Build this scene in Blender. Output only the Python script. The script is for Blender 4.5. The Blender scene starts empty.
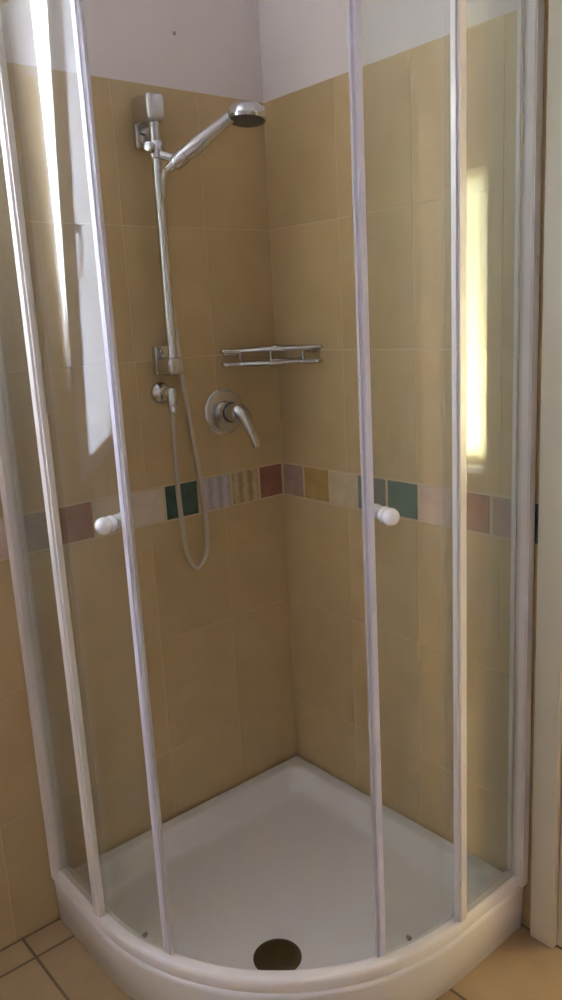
import bpy, bmesh, math, random
from mathutils import Vector, Matrix
random.seed(7)
S = bpy.context.scene
COL = S.collection

# ------------------------------------------------------------------ camera
CAM = Vector((-1.5362, -1.8353, 1.529))
YAW, PITCH, ROLL, FPX = 0.8778, 0.2243, -0.053, 805.45
cy, sy, cp, sp = math.cos(YAW), math.sin(YAW), math.cos(PITCH), math.sin(PITCH)
fwd = Vector((cy*cp, sy*cp, -sp)); rgt = Vector((sy, -cy, 0)); upv = rgt.cross(fwd)
r2 = rgt*math.cos(ROLL) + upv*math.sin(ROLL); u2 = -rgt*math.sin(ROLL) + upv*math.cos(ROLL)
cd = bpy.data.cameras.new('camera'); cam = bpy.data.objects.new('camera', cd); COL.objects.link(cam)
cam.matrix_world = Matrix(((r2.x, u2.x, -fwd.x, CAM.x), (r2.y, u2.y, -fwd.y, CAM.y), (r2.z, u2.z, -fwd.z, CAM.z), (0, 0, 0, 1)))
cd.sensor_fit = 'HORIZONTAL'; cd.sensor_width = 36.0; cd.lens = 36.0*FPX/562.0
cd.clip_start = 0.02
S.camera = cam

# ------------------------------------------------------------------ world, daylight, exposure
w = bpy.data.worlds.new('world'); S.world = w; w.use_nodes = True
bg = w.node_tree.nodes['Background']; bg.inputs[0].default_value = (0.80, 0.90, 1.0, 1); bg.inputs[1].default_value = 6.0

def area(name, loc, direction, sx, sy_, power, col):
    l = bpy.data.lights.new(name, 'AREA'); l.shape = 'RECTANGLE'; l.size = sx; l.size_y = sy_; l.energy = power; l.color = col
    o = bpy.data.objects.new(name, l); COL.objects.link(o); o.location = loc
    o.rotation_euler = Vector(direction).to_track_quat('-Z', 'Z').to_euler()
    return o
# daylight outside the bathroom window and outside the window of the next room
area('daylight_bathroom_window', (-1.60, 0.60, 2.15), (0.12, -1, -0.42), 1.7, 1.6, 75, (0.86, 0.92, 1.0))
area('daylight_hall_window', (1.98, -2.2, .85), (-1, 0, 0.1), 1.2, .7, 55, (1.0, 0.92, 0.74))

vs = S.view_settings
vs.view_transform = 'Standard'; vs.look = 'None'; vs.gamma = 1.0; vs.use_curve_mapping = False
vs.exposure = 1.64
S.cycles.max_bounces = 16; S.cycles.diffuse_bounces = 6; S.cycles.transparent_max_bounces = 24
S.cycles.caustics_reflective = False; S.cycles.caustics_refractive = False

# ------------------------------------------------------------------ materials
def mat(name):
    m = bpy.data.materials.new(name); m.use_nodes = True
    return m, m.node_tree, m.node_tree.nodes['Principled BSDF']
def N(nt, t, **k):
    n = nt.nodes.new(t)
    for a, b in k.items(): setattr(n, a, b)
    return n
def L(nt, a, b): nt.links.new(a, b)
def plain(name, col, rough=0.5, metal=0.0, spec=0.5, coat=0.0):
    m, nt, b = mat(name)
    b.inputs['Base Color'].default_value = (*col, 1); b.inputs['Roughness'].default_value = rough
    b.inputs['Metallic'].default_value = metal; b.inputs['Specular IOR Level'].default_value = spec
    b.inputs['Coat Weight'].default_value = coat
    return m
def mottled(name, c1, c2, scale, rough=0.5, bump=0.0, detail=4, rand=0.0, spec=0.5, stripes=None, c3=None):
    m, nt, b = mat(name)
    tc = N(nt, 'ShaderNodeTexCoord'); oi = N(nt, 'ShaderNodeObjectInfo')
    off = N(nt, 'ShaderNodeVectorMath', operation='SCALE'); cmb = N(nt, 'ShaderNodeCombineXYZ')
    L(nt, oi.outputs['Random'], cmb.inputs[0]); L(nt, oi.outputs['Random'], cmb.inputs[1]); L(nt, oi.outputs['Random'], cmb.inputs[2])
    L(nt, cmb.outputs[0], off.inputs[0]); off.inputs['Scale'].default_value = 37.0 if rand or stripes else 0.0
    add = N(nt, 'ShaderNodeVectorMath', operation='ADD'); L(nt, tc.outputs['Object'], add.inputs[0]); L(nt, off.outputs[0], add.inputs[1])
    no = N(nt, 'ShaderNodeTexNoise'); no.inputs['Scale'].default_value = scale; no.inputs['Detail'].default_value = detail
    L(nt, add.outputs[0], no.inputs['Vector'])
    mr = N(nt, 'ShaderNodeMapRange'); mr.inputs['From Min'].default_value = 0.3; mr.inputs['From Max'].default_value = 0.7
    fac = no.outputs['Fac']
    L(nt, fac, mr.inputs['Value'])
    mx = N(nt, 'ShaderNodeMix', data_type='RGBA'); mx.inputs[6].default_value = (*c1, 1); mx.inputs[7].default_value = (*c2, 1)
    L(nt, mr.outputs[0], mx.inputs[0]); out = mx.outputs[2]
    if stripes:
        wv = N(nt, 'ShaderNodeTexWave', wave_type='BANDS', bands_direction=stripes); wv.inputs['Scale'].default_value = 9.0
        wv.inputs['Distortion'].default_value = 2.2; wv.inputs['Detail'].default_value = 2; wv.inputs['Detail Scale'].default_value = 6
        L(nt, tc.outputs['Object'], wv.inputs['Vector'])
        m2 = N(nt, 'ShaderNodeMix', data_type='RGBA'); L(nt, wv.outputs['Fac'], m2.inputs[0]); L(nt, out, m2.inputs[6])
        m2.inputs[7].default_value = (*c3, 1); out = m2.outputs[2]
    if rand:
        hs = N(nt, 'ShaderNodeHueSaturation'); ma = N(nt, 'ShaderNodeMapRange')
        ma.inputs['To Min'].default_value = 1-rand; ma.inputs['To Max'].default_value = 1+rand
        L(nt, oi.outputs['Random'], ma.inputs['Value']); L(nt, ma.outputs[0], hs.inputs['Value']); L(nt, out, hs.inputs['Color']); out = hs.outputs['Color']
    L(nt, out, b.inputs['Base Color'])
    b.inputs['Roughness'].default_value = rough; b.inputs['Specular IOR Level'].default_value = spec
    if bump:
        n2 = N(nt, 'ShaderNodeTexNoise'); n2.inputs['Scale'].default_value = scale*8; n2.inputs['Detail'].default_value = 3
        L(nt, add.outputs[0], n2.inputs['Vector'])
        bp = N(nt, 'ShaderNodeBump'); bp.inputs['Strength'].default_value = bump; bp.inputs['Distance'].default_value = 0.002
        L(nt, n2.outputs['Fac'], bp.inputs['Height']); L(nt, bp.outputs[0], b.inputs['Normal'])
    return m
M = {}
M['tile'] = mottled('glazed tan wall tile', (.575, .425, .222), (.63, .475, .255), 9, .38, .05, rand=.04)
M['grout'] = plain('wall grout', (.68, .56, .36), .9)
M['plaster'] = mottled('white wall paint', (.77, .71, .695), (.81, .75, .735), 3, .85, .06)
M['ceiling'] = mottled('ceiling paint', (.80, .77, .76), (.84, .81, .80), 3, .9)
M['floor_tile'] = mottled('tan floor tile', (.42, .295, .155), (.49, .35, .19), 8, .45, .06, rand=.05)
M['floor_grout'] = plain('floor grout', (.20, .15, .09), .9)
M['red'] = mottled('red marble', (.27, .115, .075), (.37, .175, .12), 22, .5, .1)
M['mauve'] = mottled('mauve marble', (.36, .245, .205), (.48, .35, .30), 30, .5, .1)
M['ochre'] = mottled('ochre marble', (.42, .275, .085), (.54, .37, .13), 26, .5, .1)
M['cream'] = mottled('cream marble', (.60, .48, .31), (.72, .60, .42), 24, .5, .1)
M['ivory'] = mottled('ivory marble', (.62, .53, .43), (.72, .62, .50), 24, .5, .1)
M['pinkcream'] = mottled('pink cream marble', (.60, .43, .33), (.72, .56, .44), 26, .5, .1)
M['green'] = mottled('dark green marble', (.040, .085, .068), (.085, .150, .125), 30, .45, .1)
M['teal'] = mottled('teal green marble', (.065, .145, .115), (.12, .21, .17), 30, .45, .1)
M['greygreen'] = mottled('grey green marble', (.16, .19, .155), (.25, .27, .225), 26, .5, .1)
M['darkgrey'] = mottled('dark grey marble', (.09, .10, .10), (.15, .16, .155), 26, .5, .1)
M['striped'] = mottled('brown striped marble', (.60, .47, .27), (.68, .55, .34), 20, .5, .1, stripes='X', c3=(.40, .29, .15))
M['lavender'] = mottled('lavender striped marble', (.56, .52, .58), (.66, .62, .66), 22, .5, .1, stripes='X', c3=(.44, .40, .42))
M['acrylic'] = plain('white acrylic', (.80, .785, .775), .25, coat=.2)
M['alu'] = plain('white coated aluminium', (.86, .82, .795), .3)
M['profile'] = plain('white wall profile', (.88, .835, .81), .5, spec=.3)
M['post'] = plain('glossy white post', (.90, .865, .845), .24)
M['knob'] = plain('white plastic', (.86, .86, .88), .2, coat=.3)
M['chrome'] = plain('chrome', (.64, .65, .66), .14, 1.0)
M['satin'] = plain('satin chrome', (.60, .60, .595), .26, 1.0)
M['darkchrome'] = plain('drain chrome with painted dark reflection', (.16, .145, .10), .38, 1.0)  # dark olive colour stands in for the dark surroundings mirrored in chrome
M['face'] = plain('grey rubber spray face', (.10, .10, .10), .5)
M['black'] = plain('dark rubber ring', (.03, .03, .035), .4)
M['casing'] = mottled('cream door casing paint', (.71, .655, .53), (.74, .685, .56), 6, .45)
M['winwhite'] = plain('white window frame', (.85, .84, .86), .35)
M['hallwall'] = mottled('hall wall paint', (.42, .28, .19), (.46, .31, .21), 3, .9)
M['hallfloor'] = mottled('hall floor', (.42, .28, .14), (.50, .33, .17), 8, .5)
M['plug'] = plain('grey plug', (.40, .37, .37), .7)
M['satin_grey'] = plain('grey roller', (.25, .25, .25), .4)
def hose_mat():
    m, nt, b = mat('ribbed metal hose')
    tc = N(nt, 'ShaderNodeTexCoord'); wv = N(nt, 'ShaderNodeTexWave', wave_type='BANDS', bands_direction='Z'); wv.inputs['Scale'].default_value = 70
    L(nt, tc.outputs['Object'], wv.inputs['Vector']); bp = N(nt, 'ShaderNodeBump'); bp.inputs['Strength'].default_value = .15; bp.inputs['Distance'].default_value = .002
    L(nt, wv.outputs['Fac'], bp.inputs['Height']); L(nt, bp.outputs[0], b.inputs['Normal'])
    b.inputs['Base Color'].default_value = (.62, .58, .52, 1); b.inputs['Metallic'].default_value = 1; b.inputs['Roughness'].default_value = .32
    return m
M['hose'] = hose_mat()
def glass_mat(name, tint, haze, hcol=(.8, .8, .78)):
    # thin-walled architectural glass: clear transmission, Fresnel reflection, a little limescale haze
    m = bpy.data.materials.new(name); m.use_nodes = True; nt = m.node_tree; nt.nodes.clear()
    o = N(nt, 'ShaderNodeOutputMaterial'); g = N(nt, 'ShaderNodeNewGeometry')
    ior = N(nt, 'ShaderNodeMix', data_type='FLOAT'); L(nt, g.outputs['Backfacing'], ior.inputs[0]); ior.inputs[2].default_value = 1.5; ior.inputs[3].default_value = 1/1.5
    fr = N(nt, 'ShaderNodeFresnel'); L(nt, ior.outputs[0], fr.inputs['IOR'])
    tr = N(nt, 'ShaderNodeBsdfTransparent'); tr.inputs[0].default_value = (*tint, 1)
    gl = N(nt, 'ShaderNodeBsdfGlossy'); gl.inputs['Roughness'].default_value = 0.015
    df = N(nt, 'ShaderNodeBsdfDiffuse'); df.inputs[0].default_value = (*hcol, 1); tl = N(nt, 'ShaderNodeBsdfTranslucent'); tl.inputs[0].default_value = (*hcol, 1)
    h = N(nt, 'ShaderNodeMixShader'); h.inputs[0].default_value = .5; L(nt, df.outputs[0], h.inputs[1]); L(nt, tl.outputs[0], h.inputs[2])
    m0 = N(nt, 'ShaderNodeMixShader'); m0.inputs[0].default_value = haze; L(nt, tr.outputs[0], m0.inputs[1]); L(nt, h.outputs[0], m0.inputs[2])
    m1 = N(nt, 'ShaderNodeMixShader'); L(nt, fr.outputs[0], m1.inputs[0]); L(nt, m0.outputs[0], m1.inputs[1]); L(nt, gl.outputs[0], m1.inputs[2])
    L(nt, m1.outputs[0], o.inputs[0]); return m
M['glass'] = glass_mat('clear shower glass', (.950, .967, .950), .035)
M['glass_fixed'] = M['glass']
M['frosted'] = glass_mat('frosted window glass', (.75, .77, .8), .85, (.9, .9, .95))
M['seal'] = glass_mat('clear plastic seal', (.88, .86, .88), .65, (.88, .87, .92))
def curtain_mat():
    m = bpy.data.materials.new('cream curtain'); m.use_nodes = True; nt = m.node_tree; nt.nodes.clear()
    o = N(nt, 'ShaderNodeOutputMaterial'); df = N(nt, 'ShaderNodeBsdfDiffuse'); tl = N(nt, 'ShaderNodeBsdfTranslucent')
    df.inputs[0].default_value = (.88, .82, .66, 1); tl.inputs[0].default_value = (.92, .87, .70, 1)
    mx = N(nt, 'ShaderNodeMixShader'); mx.inputs[0].default_value = .7; L(nt, df.outputs[0], mx.inputs[1]); L(nt, tl.outputs[0], mx.inputs[2]); L(nt, mx.outputs[0], o.inputs[0])
    return m
M['curtain'] = curtain_mat()

# ------------------------------------------------------------------ mesh helpers
def link(name, bm, m, parent=None, smooth=False, angle=40, wn=False):
    me = bpy.data.meshes.new(name)
    bmesh.ops.recalc_face_normals(bm, faces=bm.faces)
    bm.to_mesh(me); bm.free()
    for x in (m if isinstance(m, (list, tuple)) else [m]): me.materials.append(M[x])
    if smooth:
        for p in me.polygons: p.use_smooth = True
        me.set_sharp_from_angle(angle=math.radians(angle))
    o = bpy.data.objects.new(name, me); COL.objects.link(o)
    if wn:
        md = o.modifiers.new('weighted_normals', 'WEIGHTED_NORMAL'); md.keep_sharp = True; md.weight = 90
    if parent: o.parent = parent
    return o
def tag(o, label=None, cat=None, group=None, kind=None):
    if label: o['label'] = label
    if cat: o['category'] = cat
    if group: o['group'] = group
    if kind: o['kind'] = kind
    return o
def empty(name, loc=(0, 0, 0)):
    # parts are modelled in world coordinates, so the empty keeps an inverse offset for them
    o = bpy.data.objects.new(name, None); COL.objects.link(o); o.location = loc; o.empty_display_size = .05
    return o
def adopt(root):
    # keep the parts where they are while the empty sits at the base of the thing
    inv = Matrix.Translation(root.location).inverted()
    for c in root.children: c.matrix_parent_inverse = inv
def box(bm, x0, x1, y0, y1, z0, z1, mi=0):
    v = [bm.verts.new(c) for c in ((x0, y0, z0), (x1, y0, z0), (x1, y1, z0), (x0, y1, z0), (x0, y0, z1), (x1, y0, z1), (x1, y1, z1), (x0, y1, z1))]
    for f in ((0, 3, 2, 1), (4, 5, 6, 7), (0, 1, 5, 4), (1, 2, 6, 5), (2, 3, 7, 6), (3, 0, 4, 7)):
        bm.faces.new([v[i] for i in f]).material_index = mi
def rbox(x0, x1, y0, y1, z0, z1, r, seg=3):
    bm = bmesh.new(); box(bm, x0, x1, y0, y1, z0, z1)
    bmesh.ops.bevel(bm, geom=bm.edges[:], offset=r, segments=seg, profile=.5, affect='EDGES')
    return bm
def basis(axis):
    a = Vector(axis).normalized(); t = Vector((0, 0, 1)) if abs(a.z) < .9 else Vector((1, 0, 0))
    u = a.cross(t).normalized(); return a, u, a.cross(u)
def lathe(bm, origin, axis, prof, n=28):
    # prof: (distance along axis, radius)
    a, u, v = basis(axis); o = Vector(origin); rings = []
    for d, r in prof:
        if r < 1e-6: rings.append([bm.verts.new(o+a*d)]); continue
        rings.append([bm.verts.new(o+a*d+(u*math.cos(2*math.pi*k/n)+v*math.sin(2*math.pi*k/n))*r) for k in range(n)])
    for A_, B_ in zip(rings, rings[1:]):
        for k in range(n):
            j = (k+1) % n
            if len(A_) == 1 and len(B_) == 1: continue
            if len(A_) == 1: bm.faces.new((A_[0], B_[k], B_[j]))
            elif len(B_) == 1: bm.faces.new((A_[k], A_[j], B_[0]))
            else: bm.faces.new((A_[k], A_[j], B_[j], B_[k]))
    for R_ in (rings[0], rings[-1]):
        if len(R_) > 2: bm.faces.new(R_)
def smooth_path(pts, sub=8, closed=False):
    P = [Vector(p) for p in pts]; out = []; n = len(P); rng = range(n if closed else n-1)
    for i in rng:
        g = (lambda k: P[k % n]) if closed else (lambda k: P[min(max(k, 0), n-1)])
        p0, p1, p2, p3 = g(i-1), g(i), g(i+1), g(i+2)
        for s in range(sub):
            t = s/sub
            out.append(.5*((2*p1)+(p2-p0)*t+(2*p0-5*p1+4*p2-p3)*t*t+(3*p1-p0-3*p2+p3)*t**3))
    if not closed: out.append(P[-1].copy())
    return out
def tube(bm, path, rad, n=12, closed=False, flat=1.0):
    P = [Vector(p) for p in path]; m_ = len(P)
    R_ = rad if isinstance(rad, (list, tuple)) else [rad]*m_
    rings = []; u = None
    for i in range(m_):
        t = (P[(i+1) % m_]-P[i-1]) if closed else (P[min(i+1, m_-1)]-P[max(i-1, 0)])
        t.normalize()
        if u is None: _, u, _v = basis(t)
        u = (u-t*u.dot(t)).normalized(); v = t.cross(u)
        rings.append([bm.verts.new(P[i]+(u*math.cos(2*math.pi*k/n)+v*math.sin(2*math.pi*k/n)*flat)*R_[i]) for k in range(n)])
    pr = list(zip(rings, rings[1:]))+([(rings[-1], rings[0])] if closed else [])
    for A_, B_ in pr:
        for k in range(n): bm.faces.new((A_[k], A_[(k+1) % n], B_[(k+1) % n], B_[k]))
    if not closed:
        bm.faces.new(rings[0]); bm.faces.new(rings[-1])
# the plan of the quadrant: straight side, quarter circle round (-C,-C), straight side
C = 0.26
def sxy(st, d):
    k, s = st
    if k == 'L': return (-d, s)
    if k == 'R': return (s, -d)
    return (-C-(d-C)*math.cos(s), -C-(d-C)*math.sin(s))
def stations(a, b):
    # a, b: signed arc positions: 'L' y-values, degrees or 'R' x-values
    st = []
    if a[0] == 'L':
        st.append(a)
        if b[0] == 'L': return [a, b]
    if a[0] == 'R': return [a, b]
    t0 = 0 if a[0] == 'L' else a[1]; t1 = 90 if b[0] == 'R' else b[1]
    n = max(2, int((t1-t0)/2.0)+1)
    for i in range(n+1): st.append(('A', math.radians(t0+(t1-t0)*i/n)))
    if b[0] == 'R': st.append(b)
    return st
def sweep(bm, st, prof):
    rings = [[bm.verts.new((*sxy(s, d), z)) for d, z in prof] for s in st]; n = len(prof)
    for A_, B_ in zip(rings, rings[1:]):
        for k in range(n): bm.faces.new((A_[k], A_[(k+1) % n], B_[(k+1) % n], B_[k]))
    bm.faces.new(rings[0]); bm.faces.new(rings[-1])
def rect(d0, d1, z0, z1): return [(d0, z0), (d1, z0), (d1, z1), (d0, z1)]

# ------------------------------------------------------------------ room shell
HC = 2.70                       # ceiling height
XL, YB = -2.70, -3.00           # far left wall, wall behind the camera
WX0, WX1, WZ0, WZ1 = -2.02, -1.17, 1.13, 2.42    # window hole in the left wall
DY0, DY1, DZ = -1.66, -0.945, 2.16               # doorway in the right wall
TOP = 2.10
G = 0.0009                      # depth of the joints
bm = bmesh.new()
for z0, z1, mi in ((0, WZ0, 0), (WZ0, TOP, 0), (TOP, WZ1, 1), (WZ1, HC, 1)):
    y0 = G if mi == 0 else 0.003
    if z0 in (0, WZ1): box(bm, XL-.12, 0, y0, .16, z0, z1, mi)
    else:
        box(bm, XL-.12, WX0, y0, .16, z0, z1, mi); box(bm, WX1, 0, y0, .16, z0, z1, mi)
wl = tag(link('wall_left', bm, ['grout', 'plaster']), 'tan tiled wall with shower rail, white painted above the tiles', 'wall', kind='structure')
bm = bmesh.new()
for z0, z1, mi in ((0, TOP, 0), (TOP, DZ, 1), (DZ, HC, 1)):
    x0 = G if mi == 0 else 0.003
    if z0 != DZ:
        box(bm, x0, .13, DY1, .16, z0, z1, mi); box(bm, x0, .13, YB, DY0, z0, z1, mi)
    else: box(bm, x0, .13, YB, .16, z0, z1, mi)
wr = tag(link('wall_right', bm, ['grout', 'plaster']), 'tan tiled wall right of the shower corner with the door casing', 'wall', kind='structure')
bm = bmesh.new(); box(bm, XL-.12, .13, YB-.12, YB, 0, HC)
tag(link('wall_back', bm, 'plaster'), 'painted wall behind the viewer', 'wall', kind='structure')
bm = bmesh.new(); box(bm, XL-.12, XL, YB, G, 0, HC)
tag(link('wall_far', bm, 'plaster'), 'painted wall at the far left of the bathroom', 'wall', kind='structure')
bm = bmesh.new(); box(bm, XL-.12, .13, YB-.12, .16, HC, HC+.1)
tag(link('ceiling', bm, 'ceiling'), 'white bathroom ceiling', 'ceiling', kind='structure')
bm = bmesh.new(); box(bm, XL-.12, .13, YB-.12, .16, -.1, -G)
fl = tag(link('floor', bm, 'floor_grout'), 'tan square floor tiles with dark joints', 'floor', kind='structure')

def tile_mesh(w_, h_, th, ch):
    # a tile lying in the xz plane, face towards -y at y=0, chamfered edge
    bm = bmesh.new(); a, b = w_/2, h_/2
    rings = [[bm.verts.new((sx*i, y, sz*j)) for sx, sz in ((-1, -1), (1, -1), (1, 1), (-1, 1))] for i, j, y in ((a, b, th), (a, b, ch), (a-ch, b-ch, 0))]
    for A_, B_ in zip(rings, rings[1:]):
        for k in range(4): bm.faces.new((A_[k], A_[(k+1) % 4], B_[(k+1) % 4], B_[k]))
    bm.faces.new(rings[-1]); bm.faces.new(rings[0])
    bmesh.ops.recalc_face_normals(bm, faces=bm.faces)
    me = bpy.data.meshes.new('tile'); bm.to_mesh(me); bm.free(); return me
TM = {}
def put_tile(name, wall, a0, a1, z0, z1, m, gap=.0024, th=.0095, ch=.0007, side='L'):
    key = (round(a1-a0, 4), round(z1-z0, 4), m, gap, th)
    if key not in TM:
        TM[key] = tile_mesh(a1-a0-gap, z1-z0-gap, th, ch); TM[key].materials.append(M[m])
    o = bpy.data.objects.new(name, TM[key]); COL.objects.link(o); o.parent = wall
    mid = (a0+a1)/2; zc = (z0+z1)/2
    if side == 'L': o.location = (mid, 0, zc)
    elif side == 'R': o.location = (0, mid, zc); o.rotation_euler = (0, 0, -math.pi/2)
    return o
rows = [(0, .333), (.333, .667), (.667, 1.0), (1.1004, 1.434), (1.434, 1.767), (1.767, TOP)]
def clip(a0, a1, z0, z1, h):
    # a rectangle less the hole h -> the cut pieces of the tile
    if a1 <= h[0] or a0 >= h[1] or z1 <= h[2] or z0 >= h[3]: return [(a0, a1, z0, z1)]
    out = []
    if a0 < h[0]: out.append((a0, h[0], z0, z1))
    if a1 > h[1]: out.append((h[1], a1, z0, z1))
    m0, m1 = max(a0, h[0]), min(a1, h[1])
    if z0 < h[2]: out.append((m0, m1, z0, h[2]))
    if z1 > h[3]: out.append((m0, m1, h[3], z1))
    return [p for p in out if p[1]-p[0] > .02 and p[3]-p[2] > .02]
cols = [0.0, -.2215]
while cols[-1] > XL: cols.append(max(cols[-1]-.25, XL))
for c1, c0 in zip(cols, cols[1:]):
    if c1-c0 < .03: continue
    for z0, z1 in rows:
        for q in clip(c0, c1, z0, z1, (WX0, WX1, WZ0, WZ1)): put_tile('tile', wl, *q, 'tile')
cols = [0.0, -.275, -.525, -.775, DY1]
for c1, c0 in zip(cols, cols[1:]):
    for z0, z1 in rows: put_tile('tile', wr, c0, c1, z0, z1, 'tile', side='R')
cols = [DY0, DY0-.25, DY0-.5, DY0-.75, DY0-1.0, DY0-1.25, YB]
for c1, c0 in zip(cols, cols[1:]):
    for z0, z1 in rows: put_tile('tile', wr, c0, c1, z0, z1, 'tile', side='R')
# decor band of small tumbled marble tiles
bl = [0, .092, .195, .308, .42, .526, .631, .737, .838]; seq = ['red', 'striped', 'lavender', 'green', 'ivory', 'cream', 'red', 'greygreen']
ext = ['pinkcream', 'ochre', 'cream', 'mauve', 'teal', 'ivory', 'striped', 'red']
k = 0
while bl[-1] < -XL: bl.append(min(bl[-1]+.105, -XL)); seq.append(ext[k % 8]); k += 1
for a, b, m in zip(bl, bl[1:], seq):
    if b-a > .03: put_tile('decor_tile', wl, -b, -a, 1.0, 1.1004, m, gap=.0045, ch=.0028)
br = [0, .094, .203, .312, .421, .53, .639, .748, .857, -DY1]; seq = ['mauve', 'ochre', 'cream', 'greygreen', 'teal', 'pinkcream', 'red', 'mauve', 'darkgrey']
for a, b, m in zip(br, br[1:], seq): put_tile('decor_tile', wr, -b, -a, 1.0, 1.1004, m, gap=.0045, ch=.0028, side='R')
br = [-DY0+.109*i for i in range(12)]
for i, (a, b) in enumerate(zip(br, br[1:])): put_tile('decor_tile', wr, -b, -a, 1.0, 1.1004, (ext+['red', 'green', 'lavender'])[i % 11], gap=.0045, ch=.0028, side='R')
# floor tiles, 33 cm
fm = tile_mesh(.333-.006, .333-.006, .008, .0015); fm.materials.append(M['floor_tile'])
for i in range(-9, 4):
    for j in range(-10, 2):
        x0 = -.956+.333*i; y0 = -.085+.333*j
        xa, xb, ya, yb = max(x0, XL), min(x0+.333, 0), max(y0, YB), min(y0+.333, 0)
        if xb-xa < .02 or yb-ya < .02: continue
        if xa > -.6 and ya > -.6 or (xa > -.84 and ya > -.42) or (xa > -.42 and ya > -.84): continue   # under the tray
        if abs(xb-xa-.333) < 1e-4 and abs(yb-ya-.333) < 1e-4: me = fm
        else: me = tile_mesh(xb-xa-.006, yb-ya-.006, .008, .0015); me.materials.append(M['floor_tile'])
        o = bpy.data.objects.new('floor_tile', me); COL.objects.link(o); o.parent = fl
        o.location = ((xa+xb)/2, (ya+yb)/2, 0); o.rotation_euler = (-math.pi/2, 0, 0)

# ------------------------------------------------------------------ doorway and next room
dr = empty('door_1', (0, -.9, 0)); tag(dr, 'cream painted door frame beside the shower', 'door frame', kind='structure')
CW = .062
link('casing', rbox(-.020, G, DY1-.002, DY1+CW, 0, DZ+CW, .004, 2), 'casing', dr, True)
link('casing', rbox(-.020, G, DY0-CW, DY0+.002, 0, DZ+CW, .004, 2), 'casing', dr, True)
link('head_casing', rbox(-.020, G, DY0+.002, DY1-.002, DZ-.002, DZ+CW, .004, 2), 'casing', dr, True)
link('jamb', rbox(G, .13, DY1-.018, DY1, 0, DZ, .002, 1), 'casing', dr)
link('jamb', rbox(G, .13, DY0, DY0+.018, 0, DZ, .002, 1), 'casing', dr)
link('head_jamb', rbox(G, .13, DY0+.018, DY1-.018, DZ-.018, DZ, .002, 1), 'casing', dr)
adopt(dr)
HX = 1.55                       # far wall of the next room
hwz0, hwz1, hwy0, hwy1 = .80, 2.12, -2.55, -1.85
bm = bmesh.new(); box(bm, .13, HX+.12, YB-.6, -.4, -.1, 0)
tag(link('floor_hall', bm, 'hallfloor'), 'floor of the room beyond the doorway', 'floor', kind='structure')
bm = bmesh.new(); box(bm, .13, HX+.12, YB-.6, -.4, HC, HC+.1)
tag(link('ceiling_hall', bm, 'ceiling'), 'ceiling of the room beyond the doorway', 'ceiling', kind='structure')
bm = bmesh.new()
box(bm, HX, HX+.12, YB-.6, hwy0, 0, HC); box(bm, HX, HX+.12, hwy1, -.4, 0, HC)
box(bm, HX, HX+.12, hwy0, hwy1, 0, hwz0); box(bm, HX, HX+.12, hwy0, hwy1, hwz1, HC)
tag(link('wall_hall', bm, 'hallwall'), 'brown painted wall of the next room with a bright window', 'wall', kind='structure')
bm = bmesh.new(); box(bm, .13, HX+.12, -.4, -.3, 0, HC)
tag(link('wall_hall_side', bm, 'hallwall'), 'side wall of the next room behind the shower', 'wall', kind='structure')
bm = bmesh.new(); box(bm, .13, HX+.12, YB-.7, YB-.6, 0, HC)
tag(link('wall_hall_end', bm, 'hallwall'), 'end wall of the next room', 'wall', kind='structure')
w2 = empty('window_2', (HX, -2.2, hwz0)); tag(w2, 'window of the next room seen only as a reflection', 'window', kind='structure')
bm = bmesh.new()
for a in ((hwy0, hwy0+.05, hwz0, hwz1), (hwy1-.05, hwy1, hwz0, hwz1), (hwy0+.05, hwy1-.05, hwz0, hwz0+.05), (hwy0+.05, hwy1-.05, hwz1-.05, hwz1)):
    box(bm, HX+.04, HX+.09, *a)
link('window_frame', bm, 'winwhite', w2)
bm = bmesh.new(); box(bm, HX+.06, HX+.066, hwy0+.05, hwy1-.05, hwz0+.05, hwz1-.05); link('pane', bm, 'glass', w2)
link('window_sill', rbox(HX-.05, HX+.04, hwy0-.04, hwy1+.04, hwz0-.03, hwz0, .006, 2), 'winwhite', w2, True)
adopt(w2)
bm = bmesh.new(); n = 90; vs_ = []
for i in range(n+1):
    y = hwy0+.005+(hwy1-hwy0-.01)*i/n; x = HX+.018+.012*math.sin(i*.75)
    vs_.append([bm.verts.new((x+t, y, z)) for t, z in ((0, hwz0+.012), (0, hwz1-.004), (.002, hwz1-.004), (.002, hwz0+.012))])
for A_, B_ in zip(vs_, vs_[1:]):
    for q in range(4): bm.faces.new((A_[q], A_[(q+1) % 4], B_[(q+1) % 4], B_[q]))
bm.faces.new(vs_[0]); bm.faces.new(vs_[-1])
tag(link('curtain', bm, 'curtain', None, True), 'pale yellow sunlit curtain hanging in the next room window', 'curtain')

# ------------------------------------------------------------------ tilted window in the left wall (seen mirrored in the glass door)
w1 = empty('window_1', (-1.6, 0, WZ0)); tag(w1, 'white tilted window with frosted glass, mirrored in the curved door', 'window', kind='structure')
bm = bmesh.new(); fw = .03
for a in ((WX0, WX0+fw, WZ0, WZ1), (WX1-fw, WX1, WZ0, WZ1), (WX0+fw, WX1-fw, WZ0, WZ0+fw), (WX0+fw, WX1-fw, WZ1-fw, WZ1)):
    box(bm, a[0], a[1], .0, .06, a[2], a[3])
link('window_frame', bm, 'winwhite', w1)
SX0, SX1, SZ0, SZ1, TILT = -1.985, -1.168, WZ0+.032, WZ1-.035, math.radians(9.5)
tiltm = Matrix.Translation((0, 0, SZ0)) @ Matrix.Rotation(TILT, 4, 'X') @ Matrix.Translation((0, 0, -SZ0))
sw = .065; se = .122
bm = bmesh.new()
for a in ((SX0, SX0+sw, SZ0, SZ1), (SX1-se, SX1, SZ0, SZ1), (SX0+sw, SX1-se, SZ0, SZ0+.03), (SX0+sw, SX1-se, SZ1-sw, SZ1)):
    box(bm, a[0], a[1], -.022, .03, a[2], a[3])
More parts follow.
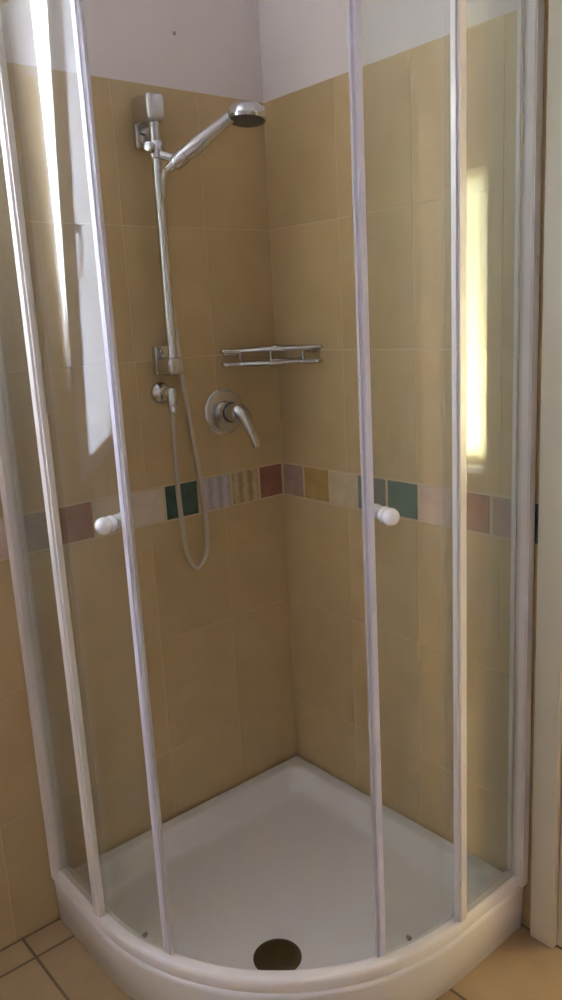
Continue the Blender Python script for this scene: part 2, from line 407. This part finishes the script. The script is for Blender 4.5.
bmesh.ops.transform(bm, matrix=tiltm, verts=bm.verts); sash = link('sash', bm, 'winwhite', w1)
bm = bmesh.new(); box(bm, SX0+sw, SX1-se, .002, .010, SZ0+.03, SZ1-sw)
bmesh.ops.transform(bm, matrix=tiltm, verts=bm.verts); link('pane', bm, 'frosted', sash)
bm = bmesh.new(); hx = SX1-se-.004
tube(bm, [(hx, -.022, 1.78), (hx, -.055, 1.78)], .011); tube(bm, smooth_path([(hx, -.055, 1.79), (hx, -.058, 1.74), (hx, -.055, 1.66)], 5), .010)
bmesh.ops.transform(bm, matrix=tiltm, verts=bm.verts); link('window_handle', bm, 'winwhite', sash, True)
adopt(w1)
for o in sash.children: o.matrix_parent_inverse = Matrix.Identity(4)

# ------------------------------------------------------------------ shower tray
A0, R0 = 0.86, 0.60
def tray_ring(dw, df, cr, z):
    # outline inset by dw along the walls and df along the open sides; cr: corner rounding
    pts = []
    def corner(cx, cy, a0, n=6):
        for i in range(n+1):
            t = math.radians(a0+90*i/n); pts.append((cx+cr*math.cos(t), cy+cr*math.sin(t)))
    corner(-dw-cr, -dw-cr, 0)                       # the wall corner
    corner(-A0+df+cr, -dw-cr, 90)                   # left end at the wall
    n = 44
    for i in range(n+1):
        t = math.radians(90*i/n); r = R0-df
        pts.append((-C-r*math.cos(t), -C-r*math.sin(t)))
    corner(-dw-cr, -A0+df+cr, 270)
    return [(x, y, z) for x, y in pts]
tray = empty('shower_tray', (-.45, -.45, 0)); tag(tray, 'white quadrant shower tray with curved front in the tiled corner', 'shower tray')
bm = bmesh.new()
spec = [(.012, .010, .004, .0), (.012, .0045, .004, .006), (.0115, .0, .004, .118), (.0115, .0012, .004, .1245), (.0115, .005, .004, .1285), (.0115, .010, .004, .130),
        (.040, .046, .035, .130), (.045, .051, .037, .1285), (.050, .056, .04, .124), (.070, .074, .05, .082), (.077, .081, .055, .0705), (.086, .090, .06, .0645), (.105, .11, .06, .0625)]
rings = [[bm.verts.new(p) for p in tray_ring(*s)] for s in spec]
cen = Vector((-.558, -.555)); base = [v.co.copy() for v in rings[-1]]
for f, z in ((.8, .0615), (.6, .060), (.4, .0585), (.22, .057)):
    rings.append([bm.verts.new((cen.x+(p.x-cen.x)*f, cen.y+(p.y-cen.y)*f, z)) for p in base])
for A_, B_ in zip(rings, rings[1:]):
    n = len(A_)
    for k in range(n): bm.faces.new((A_[k], A_[(k+1) % n], B_[(k+1) % n], B_[k]))
bm.faces.new(rings[-1]); bm.faces.new(rings[0])
link('basin', bm, 'acrylic', tray, True, 50)
bm = bmesh.new(); lathe(bm, (cen.x, cen.y, .055), (0, 0, 1), [(0, .057), (.006, .057), (.0095, .053), (.012, .040), (.013, .02), (.0132, 0)], 40)
tag(link('drain_cover', bm, 'darkchrome', tray, True), 'round chrome drain cover, dark reflection in its colour')
adopt(tray)

# ------------------------------------------------------------------ fixed enclosure
ZT, ZB = 2.13, .130
enc = empty('shower_enclosure', (-.62, -.62, ZB)); tag(enc, 'white framed quadrant shower enclosure with fixed glass side panes', 'shower enclosure')
full = stations(('L', -.012), ('R', -.012))
bm = bmesh.new(); sweep(bm, full, [(.855, ZB), (.855, .150), (.851, .158), (.847, .160), (.826, .160), (.818, .153), (.818, ZB)])
link('bottom_rail', bm, 'alu', enc, True)
bm = bmesh.new(); sweep(bm, full, [(.855, ZT), (.857, ZT+.05), (.85, ZT+.056), (.815, ZT+.056), (.812, ZT+.05), (.814, ZT)])
link('top_rail', bm, 'alu', enc, True)
PZ0, PZ1 = .160, ZT
for s in ('L', 'R'):
    bm = bmesh.new(); sweep(bm, [(s, -.0015), (s, -.030)], rect(.836, .8620 if s == 'L' else .8665, ZB+.0002, PZ1))
    bmesh.ops.bevel(bm, geom=bm.edges[:], offset=.003, segments=2, affect='EDGES'); link('wall_profile', bm, 'profile', enc, True, 60, True)
    bm = bmesh.new(); sweep(bm, [(s, -.012), (s, -.2450)], rect(.8425, .8475, PZ0+.001, PZ1-.001)); link('fixed_pane', bm, 'glass_fixed', enc)
    bm = bmesh.new(); sweep(bm, [(s, -.2340), (s, -.2640)], rect(.8380, .8590, PZ0, PZ1))
    bmesh.ops.bevel(bm, geom=bm.edges[:], offset=.0055, segments=4, affect='EDGES'); link('end_post', bm, 'post', enc, True, 60, True)
adopt(enc)

# ------------------------------------------------------------------ sliding doors
RD = .833
def door(side, label):
    d = empty('shower_door', (-.80, -.35, .165) if side == 'L' else (-.35, -.80, .165)); tag(d, label, 'shower door', 'sliding curved shower doors')
    e = 21.3 if side == 'L' else 69.6
    sg = -1 if side == 'L' else 1                   # direction from the free edge into the pane
    z0, z1 = .165, ZT-.006
    st = stations(('L', -.035), ('A', e)) if side == 'L' else stations(('A', e), ('R', -.035))
    bm = bmesh.new(); sweep(bm, st, rect(RD-.0025, RD+.0025, z0, z1)); gp = link('glass_pane', bm, 'glass', d, True, 30)
    def span(a, b): return [('A', math.radians(e+sg*a)), ('A', math.radians(e+sg*b))]
    bm = bmesh.new(); sweep(bm, span(.95, -.55), rect(RD-.008, RD+.008, z0, z1))
    bmesh.ops.bevel(bm, geom=bm.edges[:], offset=.003, segments=3, affect='EDGES'); link('edge_profile', bm, 'satinwhite', d, True, 60, True)
    bm = bmesh.new(); sweep(bm, span(-.55, -1.15), rect(RD-.004, RD+.006, z0, z1)); link('magnetic_seal', bm, 'seal', d, True)
    bm = bmesh.new(); sweep(bm, [(side, -.0335), (side, -.0385)], rect(RD-.0045, RD+.0045, z0, z1)); link('rear_edge_cap', bm, 'profile', d)  # opaque cap added to hide the window glint on the pane's end
    # two-sided ball knob
    t = math.radians(18.0 if side == 'L' else 72.6); nrm = Vector((-math.cos(t), -math.sin(t), 0)); ps = Vector((*sxy(('A', t), RD), 1.150))
    for q, sc in ((1, 1.0), (-1, .85)):
        bm = bmesh.new(); r = .0175*sc
        prof = [(.0027, .012*sc), (.004, .0150*sc), (.009*sc, .0165*sc), (.0145*sc, .0160*sc), (.0185*sc, .0135*sc)]
        c = .0185*sc+.0115*sc
        prof += [(c-r*math.cos(math.radians(a)), r*math.sin(math.radians(a))) for a in range(52, 180, 12)]+[(c+r, 0)]
        lathe(bm, ps, nrm*q, prof, 24); link('knob', bm, 'knob', d, True, 60)
    # rollers that carry the pane in the track
    for a in (7.6,):
        t = math.radians(e+sg*a); nrm = Vector((-math.cos(t), -math.sin(t), 0)); ps = Vector((*sxy(('A', t), RD-.003), .172))
        bm = bmesh.new(); lathe(bm, ps, -nrm, [(0, .0055), (.006, .0055), (.0065, .004), (.010, .004), (.011, 0)], 18); link('roller', bm, 'satin_grey', d, True)
    adopt(d); return d
M['satinwhite'] = plain('pale satin edge profile', (.82, .81, .93), .2, 0.0, .6, .2)
door('L', 'curved glass sliding door with white knob, pushed open towards the shower rail wall')
door('R', 'curved glass sliding door with white knob, pushed open towards the cream door frame')

# ------------------------------------------------------------------ rail, hand shower, hose
RX, RY = -.397, -.060
rail = empty('shower_rail', (RX, 0, 1.40)); tag(rail, 'vertical chrome shower rail with two brackets on the tiled wall', 'shower rail')
bm = bmesh.new(); lathe(bm, (RX, RY, 1.412), (0, 0, 1), [(0, .0110), (.002, .0130), (.600, .0130), (.602, .011)], 24); link('bar', bm, 'chrome', rail, True)
def bracket(z0, z1, x0, x1):
    bm = rbox(x0, x1, -.082, -.0005, z0, z1, .011, 4); b = link('bracket', bm, 'satin', rail, True, 50); return b
b1 = bracket(1.998, 2.062, RX-.026, RX+.024)
b2 = bracket(1.396, 1.440, RX-.024, RX+.024)
bm = rbox(RX-.026, RX+.026, -.020, -.0005, 1.396, 1.470, .005, 2); link('back_plate', bm, 'satin', rail, True)
bm = rbox(RX-.024, RX+.022, -.014, -.0005, 1.945, 2.030, .005, 2); link('back_plate', bm, 'satin', rail, True)
bm = bmesh.new(); lathe(bm, (RX-.006, -.020, 1.456), (0, -1, 0), [(0, .0085), (.004, .0085), (.006, .006), (.0062, 0)], 18); link('screw', bm, 'chrome', rail, True)
bm = bmesh.new(); lathe(bm, (RX-.006, -.014, 1.968), (-.2, -1, -.2), [(0, .014), (.008, .013), (.016, .008), (.0165, 0)], 18); link('screw', bm, 'chrome', rail, True)
# sliding holder
SZ = 1.935
sl = empty('slider', (0, 0, 0)); sl.parent = rail
bm = bmesh.new(); lathe(bm, (RX, RY, SZ-.020), (0, 0, 1), [(0, .0165), (.003, .0185), (.037, .0185), (.040, .0165)], 28)
COL.objects.unlink(sl); bpy.data.objects.remove(sl)
sl = link('slider', bm, 'chrome', rail, True)
bm = bmesh.new(); lathe(bm, (RX-.012, RY-.004, SZ+.003), (-.85, -.5, .05), [(0, .009), (.008, .010), (.010, .0135), (.020, .0135), (.024, .010), (.025, 0)], 22); link('clamp_knob', bm, 'chrome', sl, True)
# the hand shower leans away from the wall towards the corner
H0 = Vector((RX+.020, -.098, 1.897)); HD = Vector((.678, -.452, .580)).normalized()
bm = bmesh.new(); lathe(bm, H0+HD*.002, HD, [(0, .0155), (.003, .018), (.032, .0205), (.034, .018)], 26); link('holder_cup', bm, 'chrome', sl, True)
bm = bmesh.new(); tube(bm, [(RX+.006, RY-.010, SZ-.010), (RX+.026, -.094, SZ-.022)], .011, 16); link('holder_arm', bm, 'chrome', sl, True)
adopt(rail)
hs = empty('hand_shower', H0); tag(hs, 'chrome hand shower resting in the slider of the rail', 'hand shower')
bm = bmesh.new()
HC_ = Vector((-.222, -.2013, 2.0023)); HN = Vector((-.10, -.03, -.98)).normalized()
hd = Vector((HD.x, HD.y, 0)).normalized()
hp_ = smooth_path([H0+HD*t for t in (-.020, -.010, .0, .035, .07, .105, .135, .160, .180)]+[HC_-hd*.020+Vector((0, 0, .010))], 4)
rk = [.009, .011, .0135, .0180, .0205, .0185, .0160, .0150, .0145, .0130]
bm = bmesh.new(); tube(bm, hp_, [rk[i//4]+(rk[min(i//4+1, 9)]-rk[i//4])*(i % 4)/4 for i in range(len(hp_))], 20)
link('handle', bm, 'chrome', hs, True)
bm = bmesh.new(); lathe(bm, HC_-HN*.022, HN, [(-.008, 0), (-.007, .014), (-.002, .032), (.005, .042), (.012, .0465), (.027, .0485), (.033, .0465)], 36); head = link('head', bm, 'chrome', hs, True)
bm = bmesh.new(); lathe(bm, HC_-HN*.022, HN, [(.0331, .0435), (.0365, .040), (.038, .03), (.0382, 0)], 32); link('spray_face', bm, 'face', head, True)
adopt(hs)
for o in head.children: o.matrix_parent_inverse = Matrix.Identity(4)
EX, EY = -.4000, -.046
hp = [tuple(H0-HD*.020), (RX+.000, -.086, 1.865), (-.380, -.046, 1.78), (-.3745, -.034, 1.66), (-.366, -.030, 1.56), (-.359, -.029, 1.456), (-.347, -.029, 1.325), (-.330, -.029, 1.188), (-.314, -.029, 1.045),
      (-.311, -.030, .95), (-.319, -.030, .892), (-.351, -.030, .859), (-.379, -.031, .897), (-.392, -.032, 1.005), (-.400, -.038, 1.16), (EX, EY, 1.300)]
hose = empty('shower_hose', (-.351, -.03, .855)); tag(hose, 'flexible metal shower hose hanging in a loop below the rail', 'shower hose')
bm = bmesh.new(); tube(bm, smooth_path(hp, 10), .0068, 12); link('hose_tube', bm, 'hose', hose, True)
bm = bmesh.new(); lathe(bm, (EX, EY, 1.292), (0, 0, 1), [(0, .008), (.004, .0105), (.020, .0115), (.0235, .010)], 20); link('end_nut', bm, 'chrome', hose, True)
adopt(hose)
out = empty('hose_outlet', (-.406, 0, 1.345)); tag(out, 'chrome wall elbow with round rosette feeding the hose', 'wall elbow')
bm = bmesh.new(); lathe(bm, (-.406, -.0005, 1.349), (0, -1, 0), [(0, .029), (.004, .029), (.010, .026), (.016, .019), (.019, .012), (.020, 0)], 32); link('rosette', bm, 'chrome', out, True)
bm = bmesh.new(); tube(bm, smooth_path([(-.406, -.016, 1.349), (-.403, -.034, 1.349), (EX, EY, 1.349)], 4), .0105, 18); lathe(bm, (EX, EY, 1.3165), (0, 0, 1), [(0, .0125), (.003, .0135), (.040, .0135), (.045, .010), (.046, 0)], 22); link('elbow', bm, 'chrome', out, True)
adopt(out)

# ------------------------------------------------------------------ mixer
MX, MZ = -.205, 1.276
mx_ = empty('shower_mixer', (MX, 0, MZ)); tag(mx_, 'chrome concealed shower mixer with round plate and drooping lever', 'shower mixer')
bm = bmesh.new(); lathe(bm, (MX, -.0005, MZ), (0, -1, 0), [(0, .066), (.003, .066), (.006, .063), (.0085, .054), (.0095, .03), (.0095, 0)], 44); link('wall_plate', bm, 'satin', mx_, True)
bm = bmesh.new(); lathe(bm, (MX, -.009, MZ), (0, -1, 0), [(0, .031), (.022, .029), (.026, .027)], 32); link('collar', bm, 'chrome', mx_, True)
bm = bmesh.new(); lathe(bm, (MX, -.034, MZ), (0, -1, 0), [(0, .027), (.0015, .0285), (.006, .0285), (.0075, .027)], 32); link('ring', bm, 'black', mx_, True)
bm = bmesh.new(); lathe(bm, (MX, -.0405, MZ), (0, -1, 0), [(0, .0265), (.026, .0265), (.034, .024), (.039, .016), (.041, 0)], 32); link('cap', bm, 'chrome', mx_, True)
bm = bmesh.new()
pth = smooth_path([(MX+.002, -.066, MZ+.006), (MX+.006, -.084, MZ-.004), (MX+.011, -.097, MZ-.032), (MX+.017, -.108, MZ-.066), (MX+.021, -.116, MZ-.094)], 6)
rad = [.0265-(.0265-.0115)*(i/(len(pth)-1))**.8 for i in range(len(pth))]; rad[-1] *= .7
tube(bm, pth, rad, 18, flat=.8); link('lever', bm, 'satin', mx_, True)
adopt(mx_)

# ------------------------------------------------------------------ corner shelf
sh = empty('corner_shelf', (-.06, -.06, 1.41)); tag(sh, 'chrome wire corner basket fixed between the two tiled walls', 'shower basket')
def loop(z, e, rc, bul):
    p = [(-e, -.007), (-.12, -.007), (-.035, -.007), (-.007, -.035), (-.007, -.12), (-.007, -e+.008)]
    q = [(-.012-.002, -e+.002), (-.055-bul*.35, -.155-bul*.2), (-.105-bul*.5, -.105-bul*.5), (-.155-bul*.2, -.055-bul*.35), (-e+.004, -.014)]
    return [(x, y, z) for x, y in p+q]
bm = bmesh.new(); tube(bm, smooth_path(loop(1.4420, .198, .02, .035), 6, True), .0062, 10, True); link('upper_rail', bm, 'chrome', sh, True)
bm = bmesh.new(); tube(bm, smooth_path(loop(1.4050, .196, .02, .032), 6, True), .0060, 10, True); link('lower_rail', bm, 'satin', sh, True)
for i in range(7):
    t = (i+.6)/7.2; a = -.185*t-.004
    b_ = a*1.0
    bm = bmesh.new(); x0 = -.010; 
    # floor wires run from one wall towards the front, parallel to the diagonal
    s = -.175+.35*i/6
    cx = -.008-max(0, -s)*1.0; cyy = -.008-max(0, s)*1.0
    ln = max(.0, (.125-abs(s)*.62))
    tube(bm, [(cx, cyy, 1.4050), (cx-ln*.95, cyy-ln*.95, 1.4050)], .0025, 8); link('floor_wire', bm, 'chrome', sh, True)
for (x, y) in ((-.168, -.045), (-.045, -.168), (-.124, -.124)):
    bm = bmesh.new(); tube(bm, [(x, y, 1.405), (x, y, 1.442)], .003, 8); link('upright', bm, 'chrome', sh, True)
for q in (0, 1):
    bm = rbox(-.196, -.140, -.010, -.0008, 1.428, 1.448, .004, 2) if q == 0 else rbox(-.010, -.0008, -.188, -.132, 1.428, 1.448, .004, 2)
    link('mounting_plate', bm, 'chrome', sh, True)
bm = bmesh.new(); lathe(bm, (-.012, -.012, 1.442), (0, 0, 1), [(0, .009), (.006, .009), (.009, .006), (.0095, 0)], 16); link('corner_boss', bm, 'chrome', sh, True)
adopt(sh)

# ------------------------------------------------------------------ tiny screw plug in the plaster
bm = bmesh.new(); lathe(bm, (-.275, .003, 2.229), (0, -1, 0), [(0, .005), (.0025, .0045), (.003, .002), (.0031, 0)], 14)
tag(link('wall_plug', bm, 'plug', None, True), 'tiny pale grey wall plug in the white paint above the tiles', 'wall plug')
